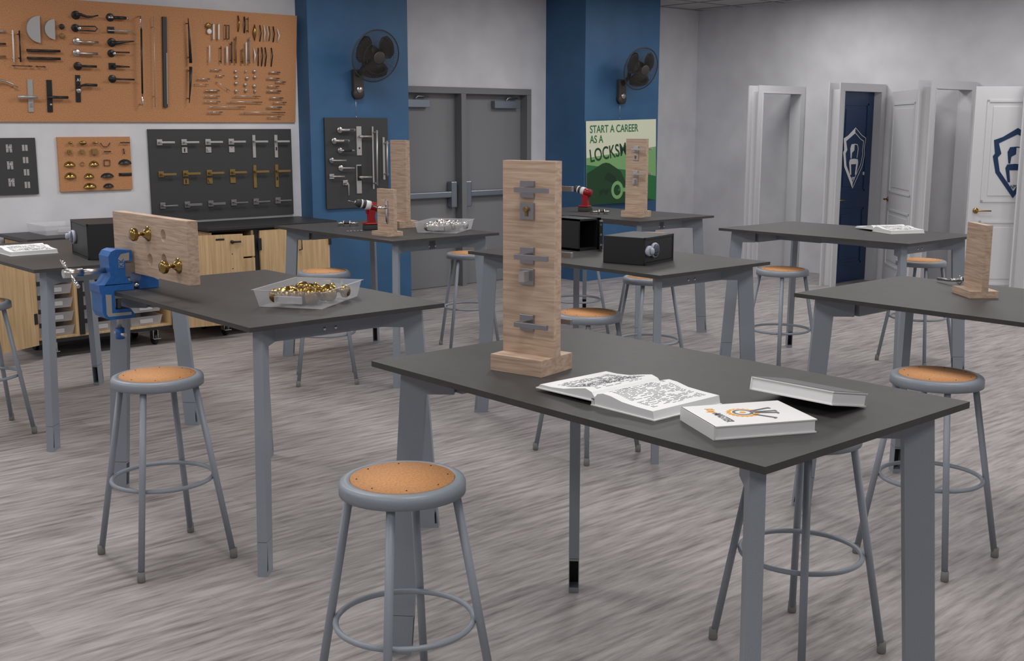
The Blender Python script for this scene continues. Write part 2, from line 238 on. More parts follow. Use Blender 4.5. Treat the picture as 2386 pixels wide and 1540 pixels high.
VP=[('first white D',[(822,300,.003),(840,300,.03),(840,485,.03),(822,485,.003)],.006,'white'),('second white D',[(885,302,.003),(903,302,.03),(903,485,.03),(885,485,.003)],.006,'white'),('first black D',[(972,312,.003),(990,308,.03),(990,488,.03),(972,482,.003)],.004,'black'),('second black D',[(1010,315,.003),(1028,310,.03),(1028,488,.03),(1010,482,.003)],.004,'black'),('arched brass',[(1140,195,.004),(1156,290,.03),(1140,390,.004)],.006,'brass'),('flared black',[(1218,208,.004),(1226,300,.028),(1218,408,.004)],.006,'black'),('thin black T',[(1265,212),(1265,408)],.0028,'black'),('first arched black',[(1410,312,.004),(1427,410,.03),(1410,512,.004)],.0045,'black'),('first arched white',[(1458,313,.004),(1474,410,.03),(1458,515,.004)],.0045,'white'),('slim arched white',[(1500,325,.004),(1514,420,.03),(1500,515,.004)],.003,'white'),('slim arched black',[(1524,325,.004),(1538,415,.03),(1524,508,.004)],.003,'black'),('second arched black',[(1575,330,.004),(1592,420,.03),(1575,520,.004)],.005,'black'),('last arched white',[(1626,360,.004),(1650,440,.03),(1628,522,.004)],.005,'white'),
('slim straight white',[(788,563),(788,783)],.0045,'white'),('turned black and white',[(930,572),(930,786)],.0035,'black'),('wide straight white',[(1003,575),(1003,780)],.007,'white'),('dark grey straight',[(1062,516),(1062,780)],.0065,'board'),('long straight brass',[(1115,452),(1115,783)],.0065,'gold'),('short straight brass',[(1198,603),(1198,787)],.0065,'gold'),('long straight white',[(1242,525),(1242,790)],.0065,'white'),('longest grey straight',[(1282,460),(1282,788)],.006,'doorgrey'),('pointed bow white',[(1332,588,.004),(1352,685,.03),(1334,780,.004)],[.002,.008,.002],'white'),('straight black bow',[(1390,593,.004),(1392,700,.028),(1390,815,.004)],.0045,'black'),('left curved black',[(1432,585,.004),(1447,690,.03),(1430,818,.004)],.005,'black'),('middle curved black',[(1475,587,.004),(1492,690,.03),(1475,820,.004)],.005,'black'),('right curved black',[(1552,592,.004),(1567,690,.03),(1550,823,.004)],.005,'black')]
for nm,p,r,m in VP: pull(CK,c2,nm+' upright pull at right part of cork board',p,r,m,.028,len(p)==2)
t=CK.item('cup_pull','shiny brass pointed cup pull on big cork board','pull','cabinet pulls on the big cork board'); rod(CK,t,c2,[(1345,300,.004),(1345,350,.01),(1343,405,.014),(1345,460,.01),(1347,508,.004)],[.002,.01,.016,.01,.002],'brass',nm='cup')
HP=[('top left',808,862,933,867,.0045),('small curved',875,935,970,937,.0045),('left edge',645,975,790,978,.0045),('thin left edge',600,1040,778,1047,.002),('slanting thin',870,1005,1040,1125,.002),('thick left',737,1120,910,1120,.007),('ball ended left',735,1188,915,1190,.0045),('narrow left',725,1255,920,1257,.004),('long lower left',785,1322,1237,1324,.0035),('short bottom left',770,1388,948,1388,.0045),('upper long middle',1082,1188,1418,1192,.0035),('ball ended long middle',1015,1255,1440,1265,.004),('longest bottom',1170,1390,1725,1392,.004),('last bottom',1505,1445,1675,1445,.004),('top right',1525,893,1662,896,.0055),('leaf shaped right',1498,970,1652,972,.0055),('blue tipped right',1605,1013,1728,1015,.005),('ornate right',1505,1065,1648,1068,.004),('thick right',1497,1125,1670,1128,.0065),('bow tied right',1535,1210,1698,1213,.0055),('ball ended right',1575,1268,1740,1268,.004),('flared right',1497,1325,1683,1328,.0055)]
for nm,x0,y0,x1,y1,r in HP: pull(CK,c2,nm+' silver level pull low on the cork board',[(x0,y0),(x1,y1)],r,'steel',.025)
for nm,x,y,r in (('first column top',1100,883,16),('tiny double',1225,882,10),('last column top',1333,880,18),('first column second',1107,948,18),('square middle',1240,965,18),('last column second',1338,952,18),('first column third',1107,1030,18),('open square',1220,1047,18),('flat rectangular',1332,1063,19),('square first column bottom',1107,1125,18),('cross faced bottom',1227,1117,18),('small oval bottom',1340,1127,15)): knob(CK,c2,nm+' silver knob in the cork board knob grid',x,y,r,'steel','small silver knobs')
# hinges
for i,(x0,y0,x1,y1) in enumerate(((70,248,153,347),(85,458,168,557),(102,670,185,768))):
    t=LW.item('butt_hinge',n_up[i]+' of three butt hinges with black screws','hinge','butt hinges'); xm=(x0+x1)/2; rect(LW,t,c3,x0,y0,xm-2,y1,'satin',0,.004,'leaf'); rect(LW,t,c3,xm+2,y0,x1,y1,'satin',0,.004,'leaf'); rod(LW,t,c3,[(xm,y0),(xm,y1)],.003,'nickel',.004,'pin')
    for k in range(3):
        for sx in (-1,1): disc(LW,t,c3,xm+sx*(18+9*(k==1)),y0+12+k*37,5,'dark',.003,.0055,'screw')
for i,(x0,y0,x1,y1) in enumerate(((270,252,345,328),(281,403,354,480),(293,554,366,632),(303,710,377,788))):
    t=LW.item('flush_hinge',n_up[i]+' of four plain flush hinges','hinge','flush hinges'); xm=(x0+x1)/2; rect(LW,t,c3,x0,y0,xm-1,y1,'satin',0,.003,'leaf'); rect(LW,t,c3,xm+1,y0,x1,y1,'satin',0,.003,'leaf')
# small cork board
G3='pulls on the small cork board'
def oval(label,x,y,a,b_,m,h=.03):
    t=LW.item('cabinet_knob',label,'knob',G3); q=LW.p(*c3(x,y)); ra=(LW.p(*c3(x+a,y))-q).length; B().lathe([(.3,0),(.25,.5),(1,.65),(.9,.9),(.5,1),(0,1)],18,Matrix.Translation((q.x,q.y,.001))@Matrix.Diagonal((ra,ra*b_/a,h,1))).done('head',m,t)
oval('small oval brass knob, small cork board',858,228,26,15,'brass'); oval('large oval brass knob, small cork board',1015,227,45,25,'brass'); oval('flat oval brass knob, small cork board',1167,226,40,12,'brass')
for nm,x,y,r in (('pyramid topped',864,340,26),('plain small',1022,337,25),('large flat',1175,336,36)):
    t=LW.item('cabinet_knob',nm+' square brass knob, small cork board','knob',G3); rect(LW,t,c3,x-r,y-r,x+r,y+r,'gold',.012,.024,'head'); neck(LW,t,c3,x,y,'gold',.014,.005)
    if r==26: q=LW.p(*c3(x,y),.024); B().lathe([(.008,.024),(0,.032)],4,Matrix.Translation((q.x,q.y,0))@Matrix.Rotation(PI/4,4,'Z')).done('point','gold',t)
pull(LW,c3,'black hanging bail pull, small cork board',[(1245,228,.006),(1265,262,.012),(1285,275,.014),(1325,275,.014),(1342,262,.012),(1360,228,.006)],.003,'black',.01,False,g=G3)
pull(LW,c3,'wide black T pull, small cork board',[(1495,224),(1607,224)],.004,'black',.025,g=G3); pull(LW,c3,'short black T pull, small cork board',[(1295,335),(1372,335)],.004,'black',.02,g=G3); pull(LW,c3,'black drop pull, small cork board',[(1529,300),(1533,330),(1537,365)],[.006,.003,.005],'black',.012,False,g=G3)
def cup(label,x,y,w,h,m):
    t=LW.item('cup_pull',label,'cup pull',G3); q=LW.p(*c3(x,y+h/2)); W=(LW.p(*c3(x+w/2,y))-LW.p(*c3(x,y))).length; H=(LW.p(*c3(x,y-h/2))-LW.p(*c3(x,y+h/2))).length
    pr=[(math.cos(a),math.sin(a)) for a in [i*PI/2/6 for i in range(7)]]; t2=bmesh.new(); bmesh.ops.create_uvsphere(t2,u_segments=20,v_segments=12,radius=1)
    bmesh.ops.bisect_plane(t2,geom=t2.verts[:]+t2.edges[:]+t2.faces[:],plane_co=(0,0,0),plane_no=(0,-1,0),clear_outer=True); bmesh.ops.bisect_plane(t2,geom=t2.verts[:]+t2.edges[:]+t2.faces[:],plane_co=(0,0,0),plane_no=(0,0,-1),clear_outer=True)
    for f in t2.faces: f.smooth=True
    bb=B(); bb.add(t2,Matrix.Translation((q.x,q.y,.001))@Matrix.Diagonal((W*.86,H*.9,.028,1))); bb.done('cup',m,t); B().prism([(q.x+W*math.cos(i*PI/20),q.y+H*math.sin(i*PI/20)) for i in range(21)],.0005,.004).done('flange',m,t)
for a in (('wide brass cup pull, third row of small cork board',862,485,140,60,'brass'),('brass cup pull beside the ring, small cork board',1162,478,125,60,'brass'),('eared brass cup pull, small cork board',872,628,150,72,'brass'),('small studded brass cup pull, small cork board',1102,630,126,56,'brass'),('black cup pull with ears, small cork board',1327,625,160,52,'black'),('plated brass cup pull, bottom of small cork board',1114,752,160,62,'brass'),('black cup pull at bottom of small cork board',1342,752,128,48,'black'),('square black cup pull at right of small cork board',1545,460,162,60,'black')): cup(*a)
pull(LW,c3,'small brass ring pull, small cork board',[(1017+24*math.sin(a),490-24*math.cos(a)) for a in [i*.42 for i in range(16)]],.0022,'brass',.008,False,g=G3); pull(LW,c3,'black square ring pull, small cork board',[(1323,440),(1358,440),(1358,510),(1288,510),(1288,440),(1323,440)],.003,'black',.008,False,g=G3)
t=LW.item('recessed_pull','black recessed bar pull, small cork board','pull',G3); rect(LW,t,c3,1470,600,1634,634,'black',0,.004,'plate'); rect(LW,t,c3,1500,606,1632,626,'black',.004,.014,'grip')
# dark board rows
xs=[(171,222,360),(475,220,662),(771,217,955),(1058,213,1238),(1340,211,1514),(1612,209,1782)]; ys2=[618,608,600,592,583,576]; x2=[191,494,788,1074,1352,1622]; e2=[381,680,972,1252,1528,1793]; y3=[1008,993,980,966,954,940]; x3=[212,514,806,1091,1366,1636]; e3=[400,699,988,1268,1540,1805]
col=['first','second','third','fourth','fifth','sixth']; kinds=['plain','with key cylinder below','with privacy turn below','with red indicator below','on blank long plate','on long plate with key']
for r,(m,nm) in enumerate((('satin','silver'),('gold','gold'),('nickel','dark nickel'))):
    for i in range(6):
        x,y,e=(xs[i] if r==0 else (x2[i],ys2[i],e2[i]) if r==1 else (x3[i],y3[i],e3[i]))
        t=LW.item('lever_handle',f'{nm} square lever handle, {kinds[i] if r<2 else "bottom row"}, {col[i]} on dark board','lever handle','square levers on the dark board')
        if r<2 and i>3: rect(LW,t,c4,x-23,y-80,x+25,y+200,m)
        else: rect(LW,t,c4,x-35,y-36,x+35,y+36,m,0,.009,'rose')
        rect(LW,t,c4,x+5,y-8,x+28,y+8,m,.005,.045,'neck'); a,b=(13,13) if not(r==2 and (i==0 or i>2)) else (5,5); rect(LW,t,c4,x+20,y-11 if r<2 or i in(1,2) else y-5,e,y+11 if r<2 or i in (1,2) else y+4,m,.04,.05,'lever')
        if r<2 and 0<i<4:
            q=LW.item('escutcheon',f'{nm} square escutcheon under the {col[i]} lever on dark board','escutcheon','square escutcheons'); rect(LW,q,c4,x-29,y+60,x+41,y+132,m,0,.008,'plate')
            if i==1: rect(LW,q,c4,x-2,y+75,x+14,y+120,'dark',.008,.012,'keyhole')
            elif i==2: rect(LW,q,c4,x-8,y+80,x+14,y+112,m,.008,.02,'thumb_turn')
            else: rect(LW,q,c4,x-6,y+68,x+14,y+75,'led',.008,.009,'indicator')
        if r<2 and i==5: rect(LW,t,c4,x-4,y+70,x+14,y+112,'dark',.009,.012,'keyhole')
# pillar board
G5='handles on the pillar board'
for nm,x,y,r,e,m,sq in (('broad silver',338,880,20,458,'satin',0),('second broad silver',294,965,20,413,'satin',0),('black gripped silver',340,1040,19,455,'nickel',0),('slim silver with dark rose',275,1118,19,391,'nickel',0),('slim silver round rose',346,1177,19,456,'satin',0),('flat silver square rose',279,1243,19,378,'satin',1)):
    t=lev(PW,c5,0,nm+' lever on the pillar board',(x,y,r),[(x,y),(e,y)],.012 if 'broad' in nm else .007,'nickel' if m=='nickel' else 'steel','satin',sq,G5)
    if 'broad' in nm: rect(PW,t,c5,e-36,y-6,e-5,y+7,'board',.05,.0535,'inset')
    if 'black' in nm: rod(PW,t,c5,[(372,y),(432,y)],.010,'black',nm='grip')
lev(PW,c5,0,'silver lever turned downward on the pillar board',(385,1292,19),[(395,1298),(408,1305),(411,1390)],.008,'steel','satin',1,G5)
for nm,y0,y1,yl in (('upper',852,1078,931),('lower dark windowed',1152,1375,1248)):
    t=PW.item('lever_handle',nm+' long plate lever on the pillar board','lever handle',G5); rect(PW,t,c5,470,y0,514,y1,'satin'); neck(PW,t,c5,492,yl,'steel',.045,.013); rod(PW,t,c5,[(492,yl),(590,yl)],.009,'satin',.045)
    if nm=='upper': disc(PW,t,c5,490,1022,7,'dark',.008,.0105,'keyhole')
    else: rect(PW,t,c5,477,1160,513,1275,'dark',.009,.0105,'panel')
for nm,a,b_,c_,d_ in (('long',602,853,630,1340),('short',686,937,709,1267)):
    t=PW.item('door_pull',nm+' steel door pull on back plate, pillar board','pull',G5); rect(PW,t,c5,a-11,b_,a+11,d_,'satin',0,.008); rod(PW,t,c5,[(c_,b_+28),(c_+3,d_-28)],.009,'satin',.06,'bar')
    for yy in (b_+45,d_-45): q=PW.p(*c5(a,yy)); B().cyl((q.x,q.y,.005),(q.x+.01,q.y,.055),.008).done('post','steel',t)
# fans
def fan(label,y,first=[None]):
    if first[0]: return copy(first[0],label,(-9.06,y,2.115))
    f=thing('wall_fan',label,'fan',(-9.06,y,2.115),0,'wall fans'); first[0]=f
    B().box((0,-.055,-.09),(.055,.055,.125),.012).lathe([(.055,0),(.055,.055),(0,.055)],20,Matrix.Translation((0,0,-.09))@Matrix.Rotation(PI/2,4,'Y')).done('wall_bracket','fan',f)
    B().lathe([(.033,.055),(.031,.066),(0,.066)],20,Matrix.Translation((0,0,-.055))@Matrix.Rotation(PI/2,4,'Y')).done('dial','steel',f); B().tube([(.03,0,.06),(.14,0,.15),(.15,0,.22)],.022).done('arm','fan',f)
    mx=Matrix.Translation((.30,.02,.235))@Matrix.Rotation(R(-6),4,'Z')@Matrix.Rotation(R(90+17),4,'Y')
    B().lathe([(0,-.17),(.06,-.165),(.075,-.1),(.07,-.03),(0,-.03)],24,mx).done('motor','fan',f); B().lathe([(.058,.06),(.058,.072),(.05,.076),(0,.076)],28,mx).done('badge','fan',f)
    gg=B()
    for i in range(90):
        a=i*2*PI/90; p=lambda r,z:(r*math.cos(a),r*math.sin(a),z); gg.tube([p(.055,.07),p(.14,.062),p(.21,.035),p(.235,0)],.0011,4,mx=mx); gg.tube([p(.07,-.09),p(.15,-.085),p(.215,-.045),p(.235,0)],.0011,4,mx=mx)
    for r,z,w in ((.235,0,.006),(.15,.06,.0016)): gg.tube([(r*math.cos(i*PI/30),r*math.sin(i*PI/30),z) for i in range(60)],w,6,True,mx)
    gg.done('grille','fan',f)
    for k in range(3):
        t2=bmesh.new(); N=[[t2.verts.new(((.04+.165*u)*math.cos(w),(.04+.165*u)*math.sin(w),.025*(v-.5)*2-.01)) for v in [j/8 for j in range(9)] for w in [(v-.5)*(1.0 if .15<u<.9 else .75)*2*(.95-.3*abs(u-.5))*.9]] for u in [i/6 for i in range(7)]]
        for i in range(6):
            for j in range(8): t2.faces.new((N[i][j],N[i][j+1],N[i+1][j+1],N[i+1][j])).smooth=True
        bmesh.ops.solidify(t2,geom=t2.faces[:],thickness=.003); B().add(t2,mx@Matrix.Rotation(k*2*PI/3+2.2,4,'Z')).done('blade','fan',f)
    B().cyl((.035,-.03,-.30),(.035,-.03,-.12),.0018,6).lathe([(.004,-.31),(.005,-.3),(0,-.295)],8,Matrix.Translation((.035,-.03,0))).done('pull_cord','steel',f); return f
fan('dark wall fan on the left blue pillar',6.01); fan('dark wall fan on right blue pillar above poster',9.54)
# poster
ps=thing('poster','green locksmith career poster on the right blue pillar','poster'); ps.matrix_world=Matrix.Translation((-9.045,9.02,.855))@Matrix.Rotation(R(-8),4,'Z')@Matrix.Rotation(R(1.5),4,'X')@YZ
W_,H_=1.0,.925
B().box((0,0,0),(W_,H_,.006)).done('sheet','cream',ps)
def pol(pts,z,m,nm): B().prism([(x*W_,(1-y)*H_) for x,y in pts],.006,.006+z,None).done(nm,m,ps)
pol([(0,.435),(1,.335),(1,1),(0,1)],.0006,'g1','pale_green_field'); pol([(0,.515),(.55,.6),(1,.70),(1,1),(0,1)],.0010,'g2','green_field'); pol([(0,.73),(.57,.88),(.8,.95),(1,1),(0,1)],.0013,'g3','dark_band')
pol([(0,.62),(.22,.51),(.27,.5),(.32,.51),(.48,.61),(.56,.76),(.54,.81),(.5,.80),(.44,.72),(.38,.68),(.45,.77),(.46,.82),(.42,.855),(.22,.81),(.1,.83),(0,.82)],.0016,'g3','hand'); pol([(.30,.615),(.40,.67),(.44,.75),(.37,.76),(.25,.70),(.245,.68)],.0019,'g4','palm_shadow')
for x in (.2,.27): pol([(x-.03,.84),(x+.02,.81),(x+.05,.83),(x+.01,.89),(x-.02,.89)],.0019,'g4','finger')
pol([(.43+.085*math.cos(a)*q,.84+.11*math.sin(a)*q) for q,s_ in ((1,1),(.6,-1)) for a in [s_*(i*2*PI/24)-2 for i in range(25)]],.0022,'g1','key_ring'); pol([(.51,.82),(.8,.82),(.8,.865),(.51,.865)],.0022,'g1','key_stem')
text('START A CAREER',.118,'lettering','g2',ps,(.05,.795,.0072),sx=.75); text('AS A',.118,'lettering','g2',ps,(.05,.685,.0072),sx=.75); text('LOCKSMITH',.2,'lettering','g3',ps,(.05,.475,.0072),rot=(0,0,R(7)),sx=.68)
# cabinets
def caster(par,x,y):
    c=B().lathe([(.045,-.014),(.048,-.01),(.048,.01),(.045,.014)],20,Matrix.Translation((x,y,.048))@Matrix.Rotation(PI/2,4,'X')).done('caster','dark',par); B().box((x-.03,y-.022,.05),(x+.03,y-.016,.12)).box((x-.03,y+.016,.05),(x+.03,y+.022,.12)).box((x-.01,y-.03,.05),(x+.06,y+.03,.056)).done('fork','steel',c)
def cab(label,y0,y1,divs):
    t=thing('storage_cabinet',label,'cabinet',(0,0,0),0,'wheeled storage cabinets')
    B().box((-9.22,y0-.03,.885),(-8.57,y1+.06,.91),.002).done('counter','ctop',t); B().box((-9.2,y0,.125),(-8.6,y1,.15)).box((-9.2,y0,.87),(-8.6,y1,.885)).box((-9.2,y0,.15),(-9.18,y1,.87)).done('frame','dark',t)
    g=B().box((-9.18,y0,.15),(-8.605,y1,.165)).box((-9.18,y0,.165),(-8.605,y0+.02,.87)).box((-9.18,y1-.02,.165),(-8.605,y1,.87))
    for y in divs: g.box((-9.18,y-.045,.165),(-8.605,y-.022,.87))
    g.done('body','ply',t)
    for y in divs: B().box((-9.18,y-.02,.16),(-8.6,y+.02,.87)).done('divider','dark',t)
    for x in (-8.66,-9.05): caster(t,x,y0+.13); caster(t,x,y1-.13)
    return t
k1=cab('left wheeled cabinet of clear trays with open doors',2.83,3.89,(3.17,3.515)); k2=cab('right wheeled cabinet with closed oak doors by the pillar',4.25,5.39,(4.672,))
def leaf(par,a,b,nm='door'):
    a,b=V((*a,0)),V((*b,0)); d=(b-a); an=math.atan2(d.y,d.x); o=B().box((0,-.009,.12),(d.length,.009,.86)).done(nm,'ply',par); o.location=a; o.rotation_euler=(0,0,an); return o
l1=leaf(k1,(-8.59,2.83),(-8.315,2.30)); B().box((.0,-.014,.28),(.03,.014,.36)).done('hinge','dark',l1)
l2=leaf(k1,(-8.585,3.89),(-8.45,4.465)); B().tube([(.5,-.03,.80),(.57,-.03,.80)],.008).lathe([(.014,0),(.014,.03),(0,.03)],12,Matrix.Translation((.5,-.005,.8))@Matrix.Rotation(PI/2,4,'X')).done('latch_handle','dark',l2); B().box((.37,-.011,.815),(.44,-.0085,.83)).done('lock_plate','dark',l2)
for z in (.70,.58): B().lathe([(.005,0),(0,.003)],8,Matrix.Translation((.5,-.009,z))@Matrix.Rotation(PI/2,4,'X')).done('screw','dark',l2)
for y0,y1,hy in ((4.695,5.03,4.99),(5.04,5.375,5.085)):
    o=B().box((-8.6,y0,.16),(-8.582,y1,.865)).done('door','ply',k2); B().tube([(-8.575,hy,.80),(-8.56,hy,.80),(-8.56,hy,.68),(-8.575,hy-.02,.675)],.006).done('handle','dark',o); B().box((-8.58,y0-.02 if y0<5 else y1-.01,.70),(-8.572,y0+.01 if y0<5 else y1+.015,.80)).done('hinge','dark',o)
for z0,z1 in ((.655,.83),(.47,.64),(.28,.455)): B().box((-8.6,4.28,z0),(-8.585,4.645,z1)).done('drawer','ply',k2)
# trays
def tray(label,loc,rz,first=[None],sc=1,g='clear plastic trays'):
    if first[0]: o=copy(first[0],label,loc,rz); o['group']=g; return o
    t=thing('plastic_tray',label,'tray',loc,rz,g); first[0]=t
    t2=bmesh.new(); rings=[]
    for w,d,z in ((.14,.1875,.0),(.155,.205,.072),(.165,.212,.072),(.165,.212,.066),(.152,.202,.066),(.137,.184,.004)):
        rings.append([t2.verts.new((sx*w,sy*d,z)) for sx,sy in ((-1,-1),(1,-1),(1,1),(-1,1))])
    for a,b in zip(rings[:3],rings[1:3]):
        for i in range(4): t2.faces.new((a[i],a[(i+1)%4],b[(i+1)%4],b[i]))
    t2.faces.new(rings[0][::-1])
    for rr in rings[3:]:
        for v in rr: t2.verts.remove(v)
    bmesh.ops.recalc_face_normals(t2,faces=t2.faces); B().add(t2).done('tub','clear',t); B().box((-.06,-.212,.02),(.06,-.198,.05),.002).done('label_panel','clear',t)
    return t
vt=tray('clear tray of brass door knobs on the vise workbench',(-4.187,2.516,.9905),R(34)); tray('clear tray of silver knobs on the drill workbench',(-6.441,4.998,.9905),R(34)); tray('empty clear tray on the left cabinet counter',(-8.99,3.16,.9105),R(90))
rows=['bottom','second','third','fourth','fifth','top']
for c_,(y,nm) in enumerate(((3.0,'left'),(3.335,'middle'),(3.70,'right'))):
    for k in range(6): o=tray(f'clear drawer tray, {rows[k]} slot of cabinet {nm} column',(-8.83,y-.012,.167+k*.105),R(90),g='drawer trays in the cabinet'); o.scale=(.86,1,1)
# knobs
def doorknob(label,loc,m,rot,g,rose=True,first={}):
    if m in first and rose:
        o=copy(first[m],label,loc); o.rotation_euler=rot; o['group']=g; return o
    t=thing('door_knob',label,'door knob',loc,0,g,rot)
    B().lathe([(0,0),(.034,0),(.034,.003),(.026,.006),(.016,.02),(.013,.024),(0,.024)],24).done('rose',m,t); B().lathe([(.008,.02),(.007,.036),(.009,.038),(.009,.042),(.007,.044),(.009,.054),(0,.054)],16).done('neck',m,t)
    B().lathe([(.01,.05),(.025,.053),(.028,.057),(.026,.06),(.029,.063),(.027,.066),(.029,.069),(.027,.073),(.02,.081),(0,.085)],24).done('head',m,t); first[m]=t; return t
doorknob('upper brass knob fixed to the clamped oak block',(-4.859,2.107,1.257),'brass',(PI/2,0,0),'knobs on the oak block'); doorknob('lower brass knob fixed to the clamped oak block',(-4.565,2.107,1.141),'brass',(PI/2,0,0),'knobs on the oak block')
for cx,cy,m,nm in ((-4.187,2.516,'brass','brass'),(-6.441,4.998,'steel','silver')):
    n=0
    for i in range(3):
        for j in range(5):
            lx=-.066+i*.066; ly=-.118+j*.05; c,s=math.cos(R(34)),math.sin(R(34)); n+=1
            doorknob(f'loose {nm} door knob lying in the clear tray of {nm} knobs',(cx+c*lx-s*ly,cy+s*lx+c*ly,1.029),m,(PI/2+random.uniform(-.25,.25),random.uniform(-.2,.2),R(34)+i*2.1+j*.9),f'{nm} knobs in the tray')
# oak block with holes
def holes(o,hs):
    for x,y,z,r in hs:
        h=B().cyl((x,y-.04,z),(x,y+.09,z),r,32).done('cutter','oak'); md=o.modifiers.new('b','BOOLEAN'); md.object=h; md.operation='DIFFERENCE'; md.solver='EXACT'
        bpy.context.view_layer.update(); me=bpy.data.meshes.new_from_object(o.evaluated_get(bpy.context.evaluated_depsgraph_get())); o.modifiers.clear(); o.data=me; bpy.data.objects.remove(h)
ob=tag(B().box((-5.241,2.107,1.066),(-4.468,2.156,1.336)).done('oak_block','oak'),'drilled oak block held level in the blue vise','wood block'); holes(ob,[(-4.703,2.13,1.26,.027),(-4.851,2.13,1.143,.027),(-4.706,2.13,1.154,.027)])
# vise
vs=thing('bench_vise','blue clamp vise on the corner of the second workbench','vise',(-5.018,0,0))
mV=Matrix(((0,0,-1,0),(1,0,0,0),(0,1,0,0),(0,0,0,1)))
bz=.992
B().prism([(1.937,bz),(1.945,.98),(1.945,.90),(1.955,.875),(1.98,.862),(2.09,.862),(2.091,.882),(2.075,.905),(2.004,.908),(2.004,bz),(2.095,bz),(2.096,1.022),(1.936,1.024)],0,.12,mV).done('clamp_body','vblue',vs)
B().prism([(1.96,1.02),(1.99,1.06),(1.985,1.15),(2.0,1.172),(2.023,1.18),(2.094,1.172),(2.096,1.125),(2.062,1.122),(2.06,1.06),(2.075,1.035),(2.09,1.02)],.0,.11,mV).done('front_jaw','vblue',vs)
B().prism([(2.03,1.095),(2.03,1.14),(2.045,1.158),(2.082,1.162),(2.08,1.127),(2.056,1.126),(2.054,1.095)],-.0008,.001,mV).prism([(1.962,.98),(1.989,.977),(1.987,.893),(2.077,.89),(2.077,.877),(1.97,.878),(1.962,.89)],-.0008,.001,mV).done('bare_recess','satin',vs)
text('KK',.034,'lettering','vblue',vs,(.002,2.054,1.096),rot=(PI/2,-PI/2,PI/2),sx=.9,ext=.001); B().box((-.09,2.06,1.07),(-.004,2.107,1.115)).box((-.09,2.156,1.07),(-.004,2.17,1.115)).done('jaw_plate','nickel',vs)
B().prism([(2.17,1.12),(2.156,1.12),(2.125,1.03),(2.121,.992),(2.215,.992),(2.214,1.026),(2.19,1.04)],0,.11,mV).done('rear_jaw','vblue',vs)
for x in (-.02,-.09): B().cyl((x,2.08,1.008),(x,2.2,1.008),.011).done('guide_rod','chrome',vs)
B().cyl((-.055,1.87,1.083),(-.055,2.0,1.083),.013).cyl((-.055,1.80,1.083),(-.055,1.885,1.083),.02).done('screw','steel',vs); B().cyl((-.055,1.80,1.083),(-.055,1.8,1.083),.001).cyl((-.055-.075,1.83,1.125),(-.055+.075,1.83,1.04),.005).cyl((-.055-.09,1.83,1.134),(-.055-.045,1.83,1.108),.009).cyl((-.055+.04,1.83,1.06),(-.055+.09,1.83,1.032),.009).done('tommy_bar','chrome',vs)
B().cyl((-.055,2.04,.81),(-.055,2.04,.955),.012).box((-.09,2.01,.955),(-.02,2.07,.971)).done('clamp_screw','satin',vs); B().cyl((-.055,2.04,.762),(-.055,2.04,.812),.02,20).done('clamp_knob','vblue',vs); B().cyl((-.1,2.035,.785),(-.01,2.045,.785),.008).done('clamp_bar','steel',vs)
# stands
def stand(label,loc,rz,big,first={},hole=False):
    t=thing('wood_stand',label,'stand',loc,rz,'oak practice stands'); w,d,h,th,H=(.19,.165,.05,.037,.635) if big else (.19,.127,.03,.03,.316)
    B().box((-w,0,0),(0,d,h)).done('base','oak',t); p=B().box((-w,.064 if big else .05,h),(0,(.064 if big else .05)+th,H)).done('upright','oak',t)
    if hole: holes(p,[(-.095,.06,.225,.026)])
    return t
def sqlever(label,st,z,y,sgn,m,g='square levers on the tall stands'):
    t=thing('lever_handle',label,'lever handle',(0,0,0),0,g); t.matrix_world=st.matrix_basis.copy() if False else Matrix.Translation(st.location)@Matrix.Rotation(st.rotation_euler.z,4,'Z')
    y0,y1=sorted((y,y+sgn*.009)); B().box((-.12,y0,z-.025),(-.07,y1,z+.025),.0008).done('rose',m,t); a,b=sorted((y+sgn*.009,y+sgn*.05)); B().box((-.112,a,z-.007),(-.09,b,z+.007)).done('neck',m,t); a,b=sorted((y+sgn*.04,y+sgn*.052)); B().box((-.111,a,z-.0075),(.008,b,z+.0075),.0005).done('lever',m,t)
def esc(label,st,z,m,kind):
    t=thing('escutcheon',label,'escutcheon',(0,0,0),0,'escutcheons on the tall stands'); t.matrix_world=Matrix.Translation(st.location)@Matrix.Rotation(st.rotation_euler.z,4,'Z'); B().box((-.12,.055,z-.025),(-.07,.064,z+.025),.0008).done('plate',m,t)
    if kind: B().cyl((-.095,.045,z+.006),(-.095,.055,z+.006),.0075).box((-.0985,.05,z-.015),(-.0915,.055,z+.006)).done('key_cylinder','gold',t)
    else: B().box((-.106,.03,z-.013),(-.086,.055,z+.018)).done('thumb_turn','satin',t)
for lab,loc,m,nm in (('tall oak stand with three levers on the nearest workbench',(-2.430,2.242,.9905),'nickel','nearest tall stand'),('tall oak stand with levers in front of the poster',(-6.306,6.915,.9905),'satin','tall stand before the poster')):
    st=stand(lab,loc,R(12.2),True)
    for z,k in ((.551,'top'),(.353,'middle'),(.148,'bottom'))[:3 if m=='nickel' else 2]:
        sqlever(f'{k} front lever on the {nm}',st,z,.064,-1,m); sqlever(f'{k} rear lever on the {nm}',st,z,.101,1,m)
    esc(f'keyed square escutcheon on the {nm}',st,.486,m,1); esc(f'thumb turn escutcheon on the {nm}',st,.2885,m,0)
ds=stand('short oak stand with a curved lever beside the drill',(-6.328,4.423,.9905),R(0),False); stand('oak stand standing behind the red drill',(-6.80,4.86,.9905),R(0),True); stand('short oak stand with a round hole at right',(-2.371,4.713,.9905),R(-40),False,hole=True)
